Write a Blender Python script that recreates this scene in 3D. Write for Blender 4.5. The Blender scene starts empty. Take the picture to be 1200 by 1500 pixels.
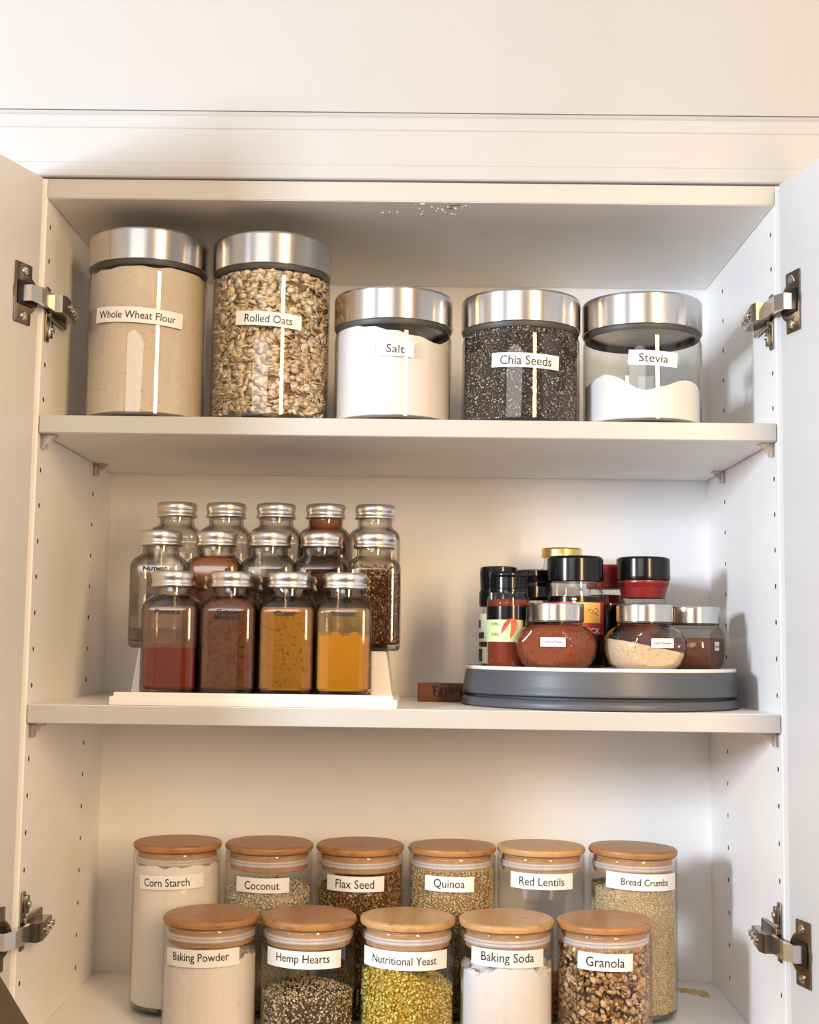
import bpy, bmesh, math, random
import numpy as np
from mathutils import Vector, Matrix
from math import sin, cos, pi, radians as R_

random.seed(7)
rng = np.random.default_rng(11)
ZO = 1.75                      # height of the cabinet's local origin above the floor
S = bpy.context.scene
COL = S.collection

# ------------------------------------------------------------------ camera
cam = bpy.data.cameras.new('camera'); cam_o = bpy.data.objects.new('camera', cam); COL.objects.link(cam_o)
cam.sensor_fit = 'HORIZONTAL'; cam.sensor_width = 36; cam.lens = 1948.7 / 1200 * 36
cam.clip_start = .01
YAW, PITCH, ROLL = .0084, .0995, .0132
cam_o.matrix_world = (Matrix.Translation((.0131, -1.1702, ZO - .0155)) @ Matrix.Rotation(YAW, 4, 'Z')
                      @ Matrix.Rotation(pi / 2 + PITCH, 4, 'X') @ Matrix.Rotation(ROLL, 4, 'Z'))
S.camera = cam_o

# ------------------------------------------------------------------ light, exposure
w = bpy.data.worlds.new('world'); S.world = w; w.use_nodes = True
w.node_tree.nodes['Background'].inputs[0].default_value = (.8, .88, 1, 1)
w.node_tree.nodes['Background'].inputs[1].default_value = .5

def area(name, loc, target, sx, sy, power, color):
    l = bpy.data.lights.new(name, 'AREA'); l.shape = 'RECTANGLE'; l.size = sx; l.size_y = sy
    l.energy = power; l.color = color
    o = bpy.data.objects.new(name, l); COL.objects.link(o); o.location = loc
    o.rotation_euler = (Vector(target) - Vector(loc)).to_track_quat('-Z', 'Y').to_euler()
    return o
area('window_daylight', (-1.40, -1.27, ZO + .27), (0.1, 0.1, ZO + .27), 0.18, .28, 35, (.76, .87, 1.0))
area('warm_lamp', (.93, -1.90, ZO + .50), (-.05, .1, ZO + .2), .27, 1.02, 33, (1.0, .70, .38))
area('ceiling_fill', (.1, -2.35, ZO + 1.06), (.1, -2.2, 0), 1.5, .8, 3, (1.0, .92, .84))  # soft overhead fill added for ambient light, not a known fixture
area('rear_fill', (-.80, -3.25, ZO + .62), (0, 0, ZO + .02), 1.9, .80, 19, (1.0, .97, .94))  # added frontal fill from behind the camera, no known window there
S.view_settings.view_transform = 'Standard'; S.view_settings.look = 'None'
S.view_settings.exposure = 0.34; S.view_settings.gamma = 1.0; S.view_settings.use_curve_mapping = False
S.cycles.use_denoising = True
S.cycles.max_bounces = 10; S.cycles.diffuse_bounces = 5; S.cycles.glossy_bounces = 4
S.cycles.transparent_max_bounces = 40; S.cycles.transmission_bounces = 6
S.cycles.caustics_reflective = False; S.cycles.caustics_refractive = False
S.cycles.sample_clamp_indirect = 4.0

# ------------------------------------------------------------------ materials
def nodes(name):
    m = bpy.data.materials.new(name); m.use_nodes = True
    nt = m.node_tree; b = nt.nodes['Principled BSDF']
    return m, nt, b
def ramp(nt, stops, interp='LINEAR'):
    r = nt.nodes.new('ShaderNodeValToRGB'); cr = r.color_ramp; cr.interpolation = interp
    while len(cr.elements) > 1: cr.elements.remove(cr.elements[0])
    cr.elements[0].position = stops[0][0]; cr.elements[0].color = (*stops[0][1], 1)
    for p, c in stops[1:]:
        e = cr.elements.new(p); e.color = (*c, 1)
    return r
def noise(nt, scale, detail=4, rough=.6, stretch=None, kind='ShaderNodeTexNoise'):
    t = nt.nodes.new('ShaderNodeTexCoord'); n = nt.nodes.new(kind)
    n.inputs['Scale'].default_value = scale
    if kind == 'ShaderNodeTexNoise':
        n.inputs['Detail'].default_value = detail; n.inputs['Roughness'].default_value = rough
    if stretch:
        mp = nt.nodes.new('ShaderNodeMapping'); mp.inputs['Scale'].default_value = stretch
        nt.links.new(t.outputs['Object'], mp.inputs[0]); nt.links.new(mp.outputs[0], n.inputs['Vector'])
    else: nt.links.new(t.outputs['Object'], n.inputs['Vector'])
    return n
def bump(nt, b, src, dist, strength=.5):
    u = nt.nodes.new('ShaderNodeBump'); u.inputs['Strength'].default_value = strength; u.inputs['Distance'].default_value = dist
    nt.links.new(src, u.inputs['Height']); nt.links.new(u.outputs[0], b.inputs['Normal'])
def plain(name, c, rough=.5, metal=0, spec=.5, var=0, vscale=60, bmp=0):
    m, nt, b = nodes(name)
    b.inputs['Base Color'].default_value = (*c, 1); b.inputs['Roughness'].default_value = rough
    b.inputs['Metallic'].default_value = metal; b.inputs['Specular IOR Level'].default_value = spec
    if var or bmp:
        n = noise(nt, vscale)
        if var:
            r = ramp(nt, [(.3, tuple(x * (1 - var) for x in c)), (.7, tuple(min(1, x * (1 + var)) for x in c))])
            nt.links.new(n.outputs['Fac'], r.inputs[0]); nt.links.new(r.outputs[0], b.inputs['Base Color'])
        if bmp: bump(nt, b, n.outputs['Fac'], bmp)
    return m
def speckled(name, base, dark, light, scale, rough=.9, bmp=.0005, dpos=.36):
    """fine powder: even colour, sparse darker specks, grainy relief"""
    m, nt, b = nodes(name); b.inputs['Roughness'].default_value = rough
    b.inputs['Specular IOR Level'].default_value = .2
    n = noise(nt, scale, 5, .75)
    r = ramp(nt, [(0, dark), (dpos - .04, dark), (dpos + .03, base), (.58, base), (.72, light)])
    nt.links.new(n.outputs['Fac'], r.inputs[0]); nt.links.new(r.outputs[0], b.inputs['Base Color'])
    bump(nt, b, n.outputs['Fac'], bmp, .6)
    return m
def grainmat(name, stops, rough=.75, spec=.3):
    m, nt, b = nodes(name); b.inputs['Roughness'].default_value = rough; b.inputs['Specular IOR Level'].default_value = spec
    a = nt.nodes.new('ShaderNodeAttribute'); a.attribute_name = 'tint'
    r = ramp(nt, stops); nt.links.new(a.outputs['Fac'], r.inputs[0]); nt.links.new(r.outputs[0], b.inputs['Base Color'])
    return m
def thin_glass(name, tint=(.96, .97, .96), edge=(.24, .22, .18), f0=.042, epow=3.5, rough=.015):
    """thin-walled glass: straight-through transparency, deeper tint and stronger reflection towards grazing"""
    m = bpy.data.materials.new(name); m.use_nodes = True; nt = m.node_tree; nt.nodes.clear()
    out = nt.nodes.new('ShaderNodeOutputMaterial'); mix = nt.nodes.new('ShaderNodeMixShader')
    tr = nt.nodes.new('ShaderNodeBsdfTransparent'); gl = nt.nodes.new('ShaderNodeBsdfGlossy'); gl.inputs['Roughness'].default_value = rough
    gl.inputs['Color'].default_value = (1, 1, 1, 1)
    lw = nt.nodes.new('ShaderNodeLayerWeight'); lw.inputs['Blend'].default_value = .5
    p5 = nt.nodes.new('ShaderNodeMath'); p5.operation = 'POWER'; p5.inputs[1].default_value = 4.5
    ma = nt.nodes.new('ShaderNodeMath'); ma.operation = 'MULTIPLY_ADD'; ma.inputs[1].default_value = .75; ma.inputs[2].default_value = f0; ma.use_clamp = True
    pe = nt.nodes.new('ShaderNodeMath'); pe.operation = 'POWER'; pe.inputs[1].default_value = epow
    mc = nt.nodes.new('ShaderNodeMix'); mc.data_type = 'RGBA'
    L = nt.links.new
    L(lw.outputs['Facing'], p5.inputs[0]); L(p5.outputs[0], ma.inputs[0]); L(ma.outputs[0], mix.inputs[0])
    L(lw.outputs['Facing'], pe.inputs[0]); L(pe.outputs[0], mc.inputs['Factor'])
    mc.inputs['A'].default_value = (*tint, 1); mc.inputs['B'].default_value = (*edge, 1)
    L(mc.outputs['Result'], tr.inputs['Color'])
    L(tr.outputs[0], mix.inputs[1]); L(gl.outputs[0], mix.inputs[2]); L(mix.outputs[0], out.inputs[0])
    return m
def brushed(name, c, rough, aniso, bscale=900):
    m, nt, b = nodes(name); b.inputs['Base Color'].default_value = (*c, 1); b.inputs['Metallic'].default_value = 1
    b.inputs['Roughness'].default_value = rough; b.inputs['Anisotropic'].default_value = aniso; b.inputs['Anisotropic Rotation'].default_value = .25
    t = nt.nodes.new('ShaderNodeTangent'); t.direction_type = 'RADIAL'; t.axis = 'Z'
    nt.links.new(t.outputs[0], b.inputs['Tangent'])
    n = noise(nt, 1, 3, .6, (2, 2, bscale)); bump(nt, b, n.outputs['Fac'], .00004, .35)
    return m
def woodmat(name, a, bcol, scale=1.0, rough=.45, axis=(14, 90, 60)):
    m, nt, b = nodes(name); b.inputs['Roughness'].default_value = rough; b.inputs['Specular IOR Level'].default_value = .35
    n = noise(nt, 3 * scale, 6, .65, axis)
    r = ramp(nt, [(.25, bcol), (.45, a), (.6, tuple(min(1, x * 1.12) for x in a)), (.78, bcol)])
    nt.links.new(n.outputs['Fac'], r.inputs[0]); nt.links.new(r.outputs[0], b.inputs['Base Color'])
    bump(nt, b, n.outputs['Fac'], .0002, .3)
    return m

M = {}
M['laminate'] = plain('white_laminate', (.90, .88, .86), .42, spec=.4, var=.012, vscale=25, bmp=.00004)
M['edgeband'] = plain('edge_toned_down', (.47, .455, .43), .4)  # toned darker than the laminate to offset stronger light on the edges
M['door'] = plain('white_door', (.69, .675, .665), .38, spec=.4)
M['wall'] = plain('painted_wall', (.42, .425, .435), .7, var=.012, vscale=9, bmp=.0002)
M['room'] = plain('room_paint', (.80, .76, .73), .8, var=.02, vscale=5)
M['floorwood'] = woodmat('oak_floor', (.36, .23, .13), (.22, .13, .07), .4)
M['hole'] = plain('hole_dark', (.10, .07, .05), .9)
M['glass'] = thin_glass('clear_glass')
M['glass_thin'] = thin_glass('borosilicate_glass', (.97, .975, .97), (.55, .53, .50), .055, 5, .02)
M['glass_spice'] = thin_glass('spice_bottle_glass', (.95, .93, .90), (.07, .05, .03), .05, 2.4, .03)
M['glass_base'] = thin_glass('thick_base_glass', (.72, .70, .66), (.12, .10, .08), .10, 1.6, .05)
M['steel'] = brushed('brushed_steel', (.62, .60, .58), .26, .75)
M['aluminium'] = brushed('spun_aluminium', (.78, .75, .72), .30, .3)
M['gasket'] = plain('dark_gasket', (.05, .045, .04), .5)
M['bamboo'] = woodmat('bamboo_lid', (.39, .195, .075), (.17, .07, .022), 1, .36, (6, 45, 45))
M['bamboo_pale'] = woodmat('bamboo_pale', (.50, .295, .13), (.29, .145, .055), 1, .36, (6, 45, 45))
M['bamboo_plug'] = woodmat('bamboo_plug', (.42, .23, .11), (.30, .15, .06), 1, .6, (10, 10, 90))
M['silicone'] = plain('silicone_seal', (.55, .48, .46), .3)
M['paper'] = plain('label_paper', (.82, .80, .785), .5)
M['ink'] = plain('black_ink', (.012, .012, .012), .5)
M['white_ink'] = plain('white_ink', (.85, .82, .78), .5)
M['nickel'] = plain('nickel_plate', (.27, .225, .18), .24, 1)
M['nickel_bright'] = plain('nickel_arm', (.74, .70, .66), .22, 1)
M['cup_shade'] = plain('hinge_cup_shade', (.025, .02, .018), .4, .5)
M['white_plastic'] = plain('white_plastic', (.84, .78, .74), .35)
M['grey_plastic'] = plain('slate_grey_plastic', (.070, .077, .092), .42)
M['black_plastic'] = plain('black_plastic', (.006, .006, .007), .16, spec=.35)
M['red_plastic'] = plain('red_plastic', (.42, .025, .018), .35)
M['gold'] = plain('gold_lid', (.80, .58, .20), .25, 1)
M['clear_plastic'] = thin_glass('clear_plastic', (.90, .87, .84), (.55, .46, .38), .06, 2, .3)
M['olive'] = plain('dark_olive_enamel', (.075, .052, .018), .6)

# ------------------------------------------------------------------ mesh helpers
class MB:
    def __init__(s): s.v = []; s.f = []
    def add(s, v, f):
        b = len(s.v); s.v += [tuple(p) for p in v]; s.f += [tuple(i + b for i in q) for q in f]; return s
    def xf(s, mat): s.v = [tuple(mat @ Vector(p)) for p in s.v]; return s
    def mirror_x(s): s.v = [(-p[0], p[1], p[2]) for p in s.v]; s.f = [tuple(reversed(q)) for q in s.f]; return s
def lathe(prof, n=56, mb=None, cx=0, cy=0):
    mb = mb or MB(); v = []; f = []; rows = []; q = [prof[0]]
    for a, b in zip(prof, prof[1:]):       # holding loops keep long straight walls straight-shaded
        d = math.hypot(b[0] - a[0], b[1] - a[1])
        if d > .004:
            for t in (.0004 / d, 1 - .0004 / d): q.append((a[0] + (b[0] - a[0]) * t, a[1] + (b[1] - a[1]) * t))
        q.append(b)
    prof = q
    for r, z in prof:
        if r < 1e-7: rows.append([len(v)]); v.append((cx, cy, z))
        else:
            rows.append(list(range(len(v), len(v) + n)))
            v += [(cx + r * cos(2 * pi * i / n), cy + r * sin(2 * pi * i / n), z) for i in range(n)]
    for a, b in zip(rows, rows[1:]):
        for i in range(n):
            j = (i + 1) % n
            if len(a) == 1 and len(b) == 1: continue
            if len(a) == 1: f.append((a[0], b[j], b[i]))
            elif len(b) == 1: f.append((a[i], a[j], b[0]))
            else: f.append((a[i], a[j], b[j], b[i]))
    return mb.add(v, f)
def box(x0, x1, y0, y1, z0, z1, mb=None, bev=0, seg=2, xf=None):
    bm = bmesh.new(); bmesh.ops.create_cube(bm, size=1)
    for v in bm.verts:
        v.co = Vector(((x0 + x1) / 2 + v.co.x * (x1 - x0), (y0 + y1) / 2 + v.co.y * (y1 - y0), (z0 + z1) / 2 + v.co.z * (z1 - z0)))
    if bev: bmesh.ops.bevel(bm, geom=bm.edges[:], offset=bev, segments=seg, affect='EDGES', profile=.5)
    if xf: bm.transform(xf)
    bm.verts.index_update()
    mb = mb or MB(); mb.add([v.co[:] for v in bm.verts], [[v.index for v in f.verts] for f in bm.faces]); bm.free()
    return mb
def sq_ring(hw, z, e, n=48, hd=None):
    """rounded-square cross-section; e = 2 is a circle, larger is squarer"""
    hd = hd or hw; o = []
    for i in range(n):
        t = 2 * pi * (i + .5) / n; c, s = cos(t), sin(t)
        k = (abs(c) ** e + abs(s) ** e) ** (-1 / e)
        o.append((hw * c * k, hd * s * k, z))
    return o
def loft(rings, mb=None, cap0=True, cap1=True):
    mb = mb or MB(); n = len(rings[0]); v = [p for r in rings for p in r]; f = []
    for k in range(len(rings) - 1):
        for i in range(n):
            j = (i + 1) % n; f.append((k * n + i, k * n + j, (k + 1) * n + j, (k + 1) * n + i))
    if cap0: f.append(tuple(reversed(range(n))))
    if cap1: f.append(tuple(range((len(rings) - 1) * n, len(rings) * n)))
    return mb.add(v, f)
def tube(pts, r, n=8, mb=None):
    mb = mb or MB(); rings = []
    for i, p in enumerate(pts):
        p = Vector(p); d = (Vector(pts[min(i + 1, len(pts) - 1)]) - Vector(pts[max(i - 1, 0)])).normalized()
        u = d.orthogonal().normalized(); w_ = d.cross(u)
        rings.append([tuple(p + r * (cos(2 * pi * k / n) * u + sin(2 * pi * k / n) * w_)) for k in range(n)])
    return loft(rings, mb)
def obj(name, mb, mat, parent=None, smooth=35, loc=None):
    me = bpy.data.meshes.new(name); me.from_pydata(mb.v, [], mb.f); me.materials.append(mat); me.update()
    if smooth:
        me.polygons.foreach_set('use_smooth', [True] * len(me.polygons))
        me.set_sharp_from_angle(angle=R_(smooth))
    o = bpy.data.objects.new(name, me); COL.objects.link(o)
    if parent: o.parent = parent
    if loc: o.location = loc
    return o
def thing(name, label, cat, loc=(0, 0, 0), group=None, rz=0):
    o = bpy.data.objects.new(name, None); COL.objects.link(o); o.empty_display_size = .02
    o.location = (loc[0], loc[1], loc[2] + ZO); o.rotation_euler = (0, 0, rz)
    o['label'] = label; o['category'] = cat
    if group: o['group'] = group
    return o
def struct(name, mb, mat, smooth=0):
    o = obj(name, mb, mat, None, smooth); o['kind'] = 'structure'; return o

# text as flat letters, later bent on to a surface
def letters(txt, width, maxh, fn, name, mat, parent, bold=0, smallcaps=False):
    cu = bpy.data.curves.new('t', 'FONT'); cu.body = txt; cu.size = 1; cu.align_x = 'CENTER'; cu.align_y = 'CENTER'
    cu.resolution_u = 3; cu.offset = bold; cu.fill_mode = 'FRONT'
    if smallcaps:
        cu.small_caps_scale = .74
        for c in cu.body_format: c.use_small_caps = True
    to = bpy.data.objects.new('t', cu); COL.objects.link(to)
    dg = bpy.context.evaluated_depsgraph_get(); me = bpy.data.meshes.new_from_object(to.evaluated_get(dg))
    bpy.data.objects.remove(to); bpy.data.curves.remove(cu)
    xs = [v.co.x for v in me.vertices]; ys = [v.co.y for v in me.vertices]
    w_, h_ = max(xs) - min(xs), max(ys) - min(ys); s = width / w_
    sy = min(s * 1.12, maxh / h_)
    cx, cy = (max(xs) + min(xs)) / 2, (max(ys) + min(ys)) / 2
    mb = MB(); mb.add([fn((v.co.x - cx) * s, (v.co.y - cy) * sy) for v in me.vertices], [list(p.vertices) for p in me.polygons])
    bpy.data.meshes.remove(me)
    return obj(name, mb, mat, parent, 0)
def on_cyl(R, ang, z, tilt, off):
    ct, st = cos(tilt), sin(tilt)
    def fn(x, y):
        X = x * ct - y * st; Y = x * st + y * ct; a = ang + X / R; r = R + off
        return (r * sin(a), -r * cos(a), z + Y)
    return fn
def strip_label(parent, R, a0, a1, z0, z1, txt, tw, th, tilt=0., tshift=0.):
    """paper strip wrapped on a jar: angles in degrees, heights in metres"""
    a = R_((a0 + a1) / 2); wd = R_(a1 - a0) * R; hh = (z1 - z0) / 2; zc = (z0 + z1) / 2
    n = 14; fo = on_cyl(R, a, zc, tilt, .0006); fi = on_cyl(R, a, zc, tilt, .0003); mb = MB()
    rings = []
    for i in range(n + 1):
        x = -wd / 2 + wd * i / n; rings.append([fi(x, -hh), fi(x, hh), fo(x, hh), fo(x, -hh)])
    loft(rings, mb)
    lab = obj('label', mb, M['paper'], parent, 0)
    letters(txt, tw, th, lambda x, y: on_cyl(R, a, zc, tilt, .0008)(x + tshift, y), 'lettering', M['ink'], lab, .004)
    return lab

# joined grains ------------------------------------------------------------
def ico():
    p = (1 + 5 ** .5) / 2
    v = np.array([(-1, p, 0), (1, p, 0), (-1, -p, 0), (1, -p, 0), (0, -1, p), (0, 1, p), (0, -1, -p), (0, 1, -p), (p, 0, -1), (p, 0, 1), (-p, 0, -1), (-p, 0, 1)], float)
    v /= np.linalg.norm(v[0])
    f = [(0, 11, 5), (0, 5, 1), (0, 1, 7), (0, 7, 10), (0, 10, 11), (1, 5, 9), (5, 11, 4), (11, 10, 2), (10, 7, 6), (7, 1, 8), (3, 9, 4), (3, 4, 2), (3, 2, 6), (3, 6, 8), (3, 8, 9), (4, 9, 5), (2, 4, 11), (6, 2, 10), (8, 6, 7), (9, 8, 1)]
    return v, np.array(f)
OCT = (np.array([(1, 0, 0), (-1, 0, 0), (0, 1, 0), (0, -1, 0), (0, 0, 1), (0, 0, -1)], float),
       np.array([(0, 2, 4), (2, 1, 4), (1, 3, 4), (3, 0, 4), (2, 0, 5), (1, 2, 5), (3, 1, 5), (0, 3, 5)]))
ICO = ico()
def flake_t():
    n = 8; v = [(0, 0, .5)] + [(cos(2 * pi * i / n), sin(2 * pi * i / n), .15 * sin(4 * pi * i / n)) for i in range(n)] + [(0, 0, -.5)]
    f = [(0, 1 + i, 1 + (i + 1) % n) for i in range(n)] + [(n + 1, 1 + (i + 1) % n, 1 + i) for i in range(n)]
    return np.array(v), np.array(f)
FLAKE = flake_t()
def rot_z_to(nrm, spin, jit):
    """rotation matrices (k,3,3) whose third column is nrm (jittered)"""
    k = len(nrm); n = nrm + rng.normal(0, jit, (k, 3)); n /= np.linalg.norm(n, axis=1)[:, None]
    a = rng.normal(0, 1, (k, 3)); a -= (a * n).sum(1)[:, None] * n; a /= np.linalg.norm(a, axis=1)[:, None]
    b = np.cross(n, a); return np.stack([a, b, n], axis=2)
def grains(name, T, pos, nrm, size, mat, parent, jit=.5, sizevar=.25, chunky=0., tint=None):
    k = len(pos); V, F = T
    sc = np.array(size)[None, :] * (1 + rng.uniform(-sizevar, sizevar, (k, 1)))
    Rm = rot_z_to(nrm, 0, jit)
    v = V[None] * sc[:, None, :]
    if chunky: v = v * (1 + rng.uniform(-chunky, chunky, (k, len(V), 1)))
    v = np.einsum('kij,kvj->kvi', Rm, v) + pos[:, None, :]
    f = (F[None] + (np.arange(k) * len(V))[:, None, None]).reshape(-1, 3)
    v = v.reshape(-1, 3)
    me = bpy.data.meshes.new(name); me.vertices.add(len(v)); me.vertices.foreach_set('co', v.astype(np.float32).ravel())
    me.loops.add(f.size); me.loops.foreach_set('vertex_index', f.astype(np.int32).ravel())
    me.polygons.add(len(f)); me.polygons.foreach_set('loop_start', np.arange(0, f.size, 3, dtype=np.int32))
    me.update(calc_edges=True)
    t = rng.uniform(0, 1, k) if tint is None else tint
    at = me.attributes.new('tint', 'FLOAT', 'POINT'); at.data.foreach_set('value', np.repeat(t, len(V)).astype(np.float32))
    me.materials.append(mat); me.validate()
    o = bpy.data.objects.new(name, me); COL.objects.link(o); o.parent = parent; o['kind'] = 'stuff'
    return o
def fill_points(R, zb, level, pitch, layers=1.0):
    """points on the wall and top of a filled cylinder; level(x,y) gives the surface height"""
    zt = max(level(R * cos(a), R * sin(a)) for a in np.linspace(0, 2 * pi, 40))
    n = int(2 * pi * R * (zt - zb) / pitch ** 2 * layers)
    a = rng.uniform(0, 2 * pi, n); z = rng.uniform(zb, zt, n); r = R - rng.uniform(0, pitch * .6, n)
    x, y = r * np.cos(a), r * np.sin(a)
    lv = np.array([level(p, q) for p, q in zip(x, y)]); m = z < lv
    P = np.stack([x, y, z], 1)[m]; N = np.stack([np.cos(a), np.sin(a), 0 * a], 1)[m]
    n2 = int(pi * R * R / pitch ** 2 * layers)
    rr = R * np.sqrt(rng.uniform(0, 1, n2)) * .985; a = rng.uniform(0, 2 * pi, n2); x, y = rr * np.cos(a), rr * np.sin(a)
    z = np.array([level(p, q) for p, q in zip(x, y)]) - rng.uniform(0, pitch * .5, n2)
    P = np.vstack([P, np.stack([x, y, z], 1)]); N = np.vstack([N, np.tile([0, 0, 1.], (n2, 1))])
    return P, N
def core(R, zb, level, n=64, nr=14, rough=0.):
    """solid filling with an uneven top"""
    mb = MB(); v = []; f = []
    v.append((0, 0, level(0, 0)))
    for k in range(1, nr + 1):
        r = R * k / nr
        for i in range(n):
            x, y = r * cos(2 * pi * i / n), r * sin(2 * pi * i / n)
            v.append((x, y, level(x, y) + random.uniform(-rough, rough)))
    for i in range(n): f.append((0, 1 + i, 1 + (i + 1) % n))
    for k in range(nr - 1):
        for i in range(n):
            a = 1 + k * n; b = a + n; j = (i + 1) % n; f.append((a + i, b + i, b + j, a + j))
    top = 1 + (nr - 1) * n; b = len(v)
    for zz, rr in ((zb + .002, R), (zb, R - .003)):
        v += [(rr * cos(2 * pi * i / n), rr * sin(2 * pi * i / n), zz) for i in range(n)]
    for q0, q1 in ((top, b), (b, b + n)):
        for i in range(n): j = (i + 1) % n; f.append((q0 + i, q1 + i, q1 + j, q0 + j))
    f.append(tuple(reversed(range(b + n, b + 2 * n))))
    return mb.add(v, f)
def wobble(amp, sc, seed=0):
    r = random.Random(seed); ph = [(r.uniform(.6, 1.8) * sc, r.uniform(.6, 1.8) * sc * r.choice((-1, 1)), r.uniform(0, 6.3)) for _ in range(6)]
    return lambda x, y: amp * sum(sin(a * x + b * y + c) for a, b, c in ph) / 3

# ------------------------------------------------------------------ room
CEIL = ZO + 1.08
struct('floor', box(-1.9, 2.4, -3.4, .42, -.03, 0), M['floorwood'])
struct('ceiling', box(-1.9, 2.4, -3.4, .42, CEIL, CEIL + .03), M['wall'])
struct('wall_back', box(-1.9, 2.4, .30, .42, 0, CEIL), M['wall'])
struct('wall_left', box(-1.93, -1.9, -3.4, .42, 0, CEIL), M['room'])
struct('wall_right', box(2.4, 2.43, -3.4, .42, 0, CEIL), M['room'])
struct('wall_front', box(-1.9, 2.4, -3.43, -3.4, 0, CEIL), M['room'])
struct('dark_reflection_panel', box(-.55, .30, -3.398, -3.36, 0, 2.05, bev=.004), plain('dark_panel', (.05, .035, .025), .5))  # unseen dark panel added to give dark bands reflected in steel lids
# soffit above the cabinet with a stepped trim along its foot
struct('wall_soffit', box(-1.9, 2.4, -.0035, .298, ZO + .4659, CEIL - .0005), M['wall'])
tr = MB()
prof = [(.05, .4026), (-.0035, .4026), (-.0045, .4036), (-.0045, .4155), (-.0038, .4165), (-.0038, .448), (-.0046, .449), (-.0046, .4600), (-.0030, .4625), (-.0020, .4655), (.05, .4655)]
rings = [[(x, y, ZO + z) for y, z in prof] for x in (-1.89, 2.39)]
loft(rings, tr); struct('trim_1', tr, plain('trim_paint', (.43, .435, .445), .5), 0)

# ------------------------------------------------------------------ cabinet
H, DP, TH = .329, .286, .016
ZT, ZTB, Z1, Z1B, Z2, Z2B, ZB = .4017, .3835, .1845, .1685, -.0717, -.0878, -.367
cab = thing('wall_cabinet', 'white laminate wall cabinet with two open doors and two shelves holding all the jars', 'cabinet', (0, 0, 0))
hole_z = [.1364 - .032 * i for i in range(-7, 16)]
def side(s):
    x0, x1 = (H, H + TH) if s > 0 else (-H - TH, -H)
    o = obj('side_panel', box(x0, x1, 0, DP + .008, ZB - TH, ZT, bev=.0006, seg=1), M['laminate'], cab, 0)
    c = MB()
    for y in (.0134, .2063):
        for z in hole_z:
            if abs(z - Z1B - .005) < .02 or abs(z - Z2B - .005) < .02 or not ZB + .02 < z < ZTB - .015: continue
            t = lathe([(0, -.011), (.0024, -.011), (.0024, .004), (0, .004)], 12)
            t.xf(Matrix.Translation((s * H, y, z)) @ Matrix.Rotation(-s * pi / 2, 4, 'Y')); c.add(t.v, t.f)
    co = obj('cut', c, M['hole'], cab, 0)
    o.data.materials.append(M['hole'])
    md = o.modifiers.new('b', 'BOOLEAN'); md.object = co; md.operation = 'DIFFERENCE'; md.solver = 'EXACT'
    try: md.material_mode = 'TRANSFER'
    except Exception: pass
    bpy.context.view_layer.update()
    me = bpy.data.meshes.new_from_object(o.evaluated_get(bpy.context.evaluated_depsgraph_get()))
    o.modifiers.clear(); o.data = me; me.name = 'side_panel'; bpy.data.objects.remove(co)
side(-1); side(1)
obj('top_panel', box(-H, H, 0, DP, ZTB, ZT, bev=.0007, seg=1), M['laminate'], cab, 0)
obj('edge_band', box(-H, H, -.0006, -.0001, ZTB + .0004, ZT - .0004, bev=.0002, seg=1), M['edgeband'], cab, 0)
obj('bottom_panel', box(-H, H, 0, DP, ZB - TH, ZB, bev=.0007, seg=1), M['laminate'], cab, 0)
obj('back_panel', box(-H, H, DP + .0008, DP + .008, ZB - TH, ZT), M['laminate'], cab, 0)
for a, b in ((Z1B, Z1), (Z2B, Z2)):
    sh = obj('shelf', box(-H + .0011, H - .0011, .0006, DP - .0006, a, b, bev=.0007, seg=1), M['laminate'], cab, 0)
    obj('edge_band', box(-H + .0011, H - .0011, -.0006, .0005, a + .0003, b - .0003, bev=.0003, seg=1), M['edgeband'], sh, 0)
    for s in (-1, 1):
        for y in (.0134, .2063):
            p = box(s * (H - .0042), s * (H - .0004), y - .0045, y + .0045, a - .0125, a - .0012, bev=.0004, seg=1)
            box(s * (H - .013), s * (H - .0004), y - .0045, y + .0045, a - .0022, a - .0004, p, .0004, 1)
            for k in (-1, 1):
                p.add([(s * (H - .004), y + k * .004, a - .011), (s * (H - .012), y + k * .004, a - .002), (s * (H - .004), y + k * .004, a - .002),
                       (s * (H - .004), y + k * .0032, a - .011), (s * (H - .012), y + k * .0032, a - .002), (s * (H - .004), y + k * .0032, a - .002)],
                      [(0, 1, 2), (5, 4, 3), (0, 3, 4, 1), (1, 4, 5, 2), (2, 5, 3, 0)])
            obj('shelf_pin', p, M['clear_plastic'], cab, 0)
# chipped laminate on the underside and front of the top panel
ch = MB()
for i in range(26):
    x, y = .03 + random.gauss(0, .022), random.uniform(.003, .035)
    a = random.uniform(.0006, .0022); q = random.uniform(.0003, .0009); n = 7
    r1 = [(x + a * cos(2 * pi * k / n) * random.uniform(.6, 1.2), y + q * 2 * sin(2 * pi * k / n) * random.uniform(.6, 1.2), ZTB) for k in range(n)]
    loft([r1, [(x + (p[0] - x) * .5, y + (p[1] - y) * .5, ZTB - .0007) for p in r1]], ch)
obj('paint_chips', ch, M['laminate'], cab, 0)['kind'] = 'stuff'
scr = MB()
for (x0, z0, x1, z1) in ((-.094, .3905, -.087, .3898), (-.088, .3890, -.082, .3884), (-.0995, .3915, -.0985, .3910)):
    tube([(x0, -.0001, z0), ((x0 + x1) / 2, -.0002, (z0 + z1) / 2 + .0003), (x1, -.0001, z1)], .00022, 5, scr)
for (x0, y0, x1, y1) in ((.036, .009, .041, .0085), (.041, .0085, .046, .006), (.035, .017, .040, .017)):
    tube([(x0, y0, ZTB - .0001), ((x0 + x1) / 2, (y0 + y1) / 2 + .0006, ZTB - .0003), (x1, y1, ZTB - .0001)], .0005, 5, scr)
obj('scratches', scr, M['hole'], cab, 0)['kind'] = 'stuff'

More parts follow.
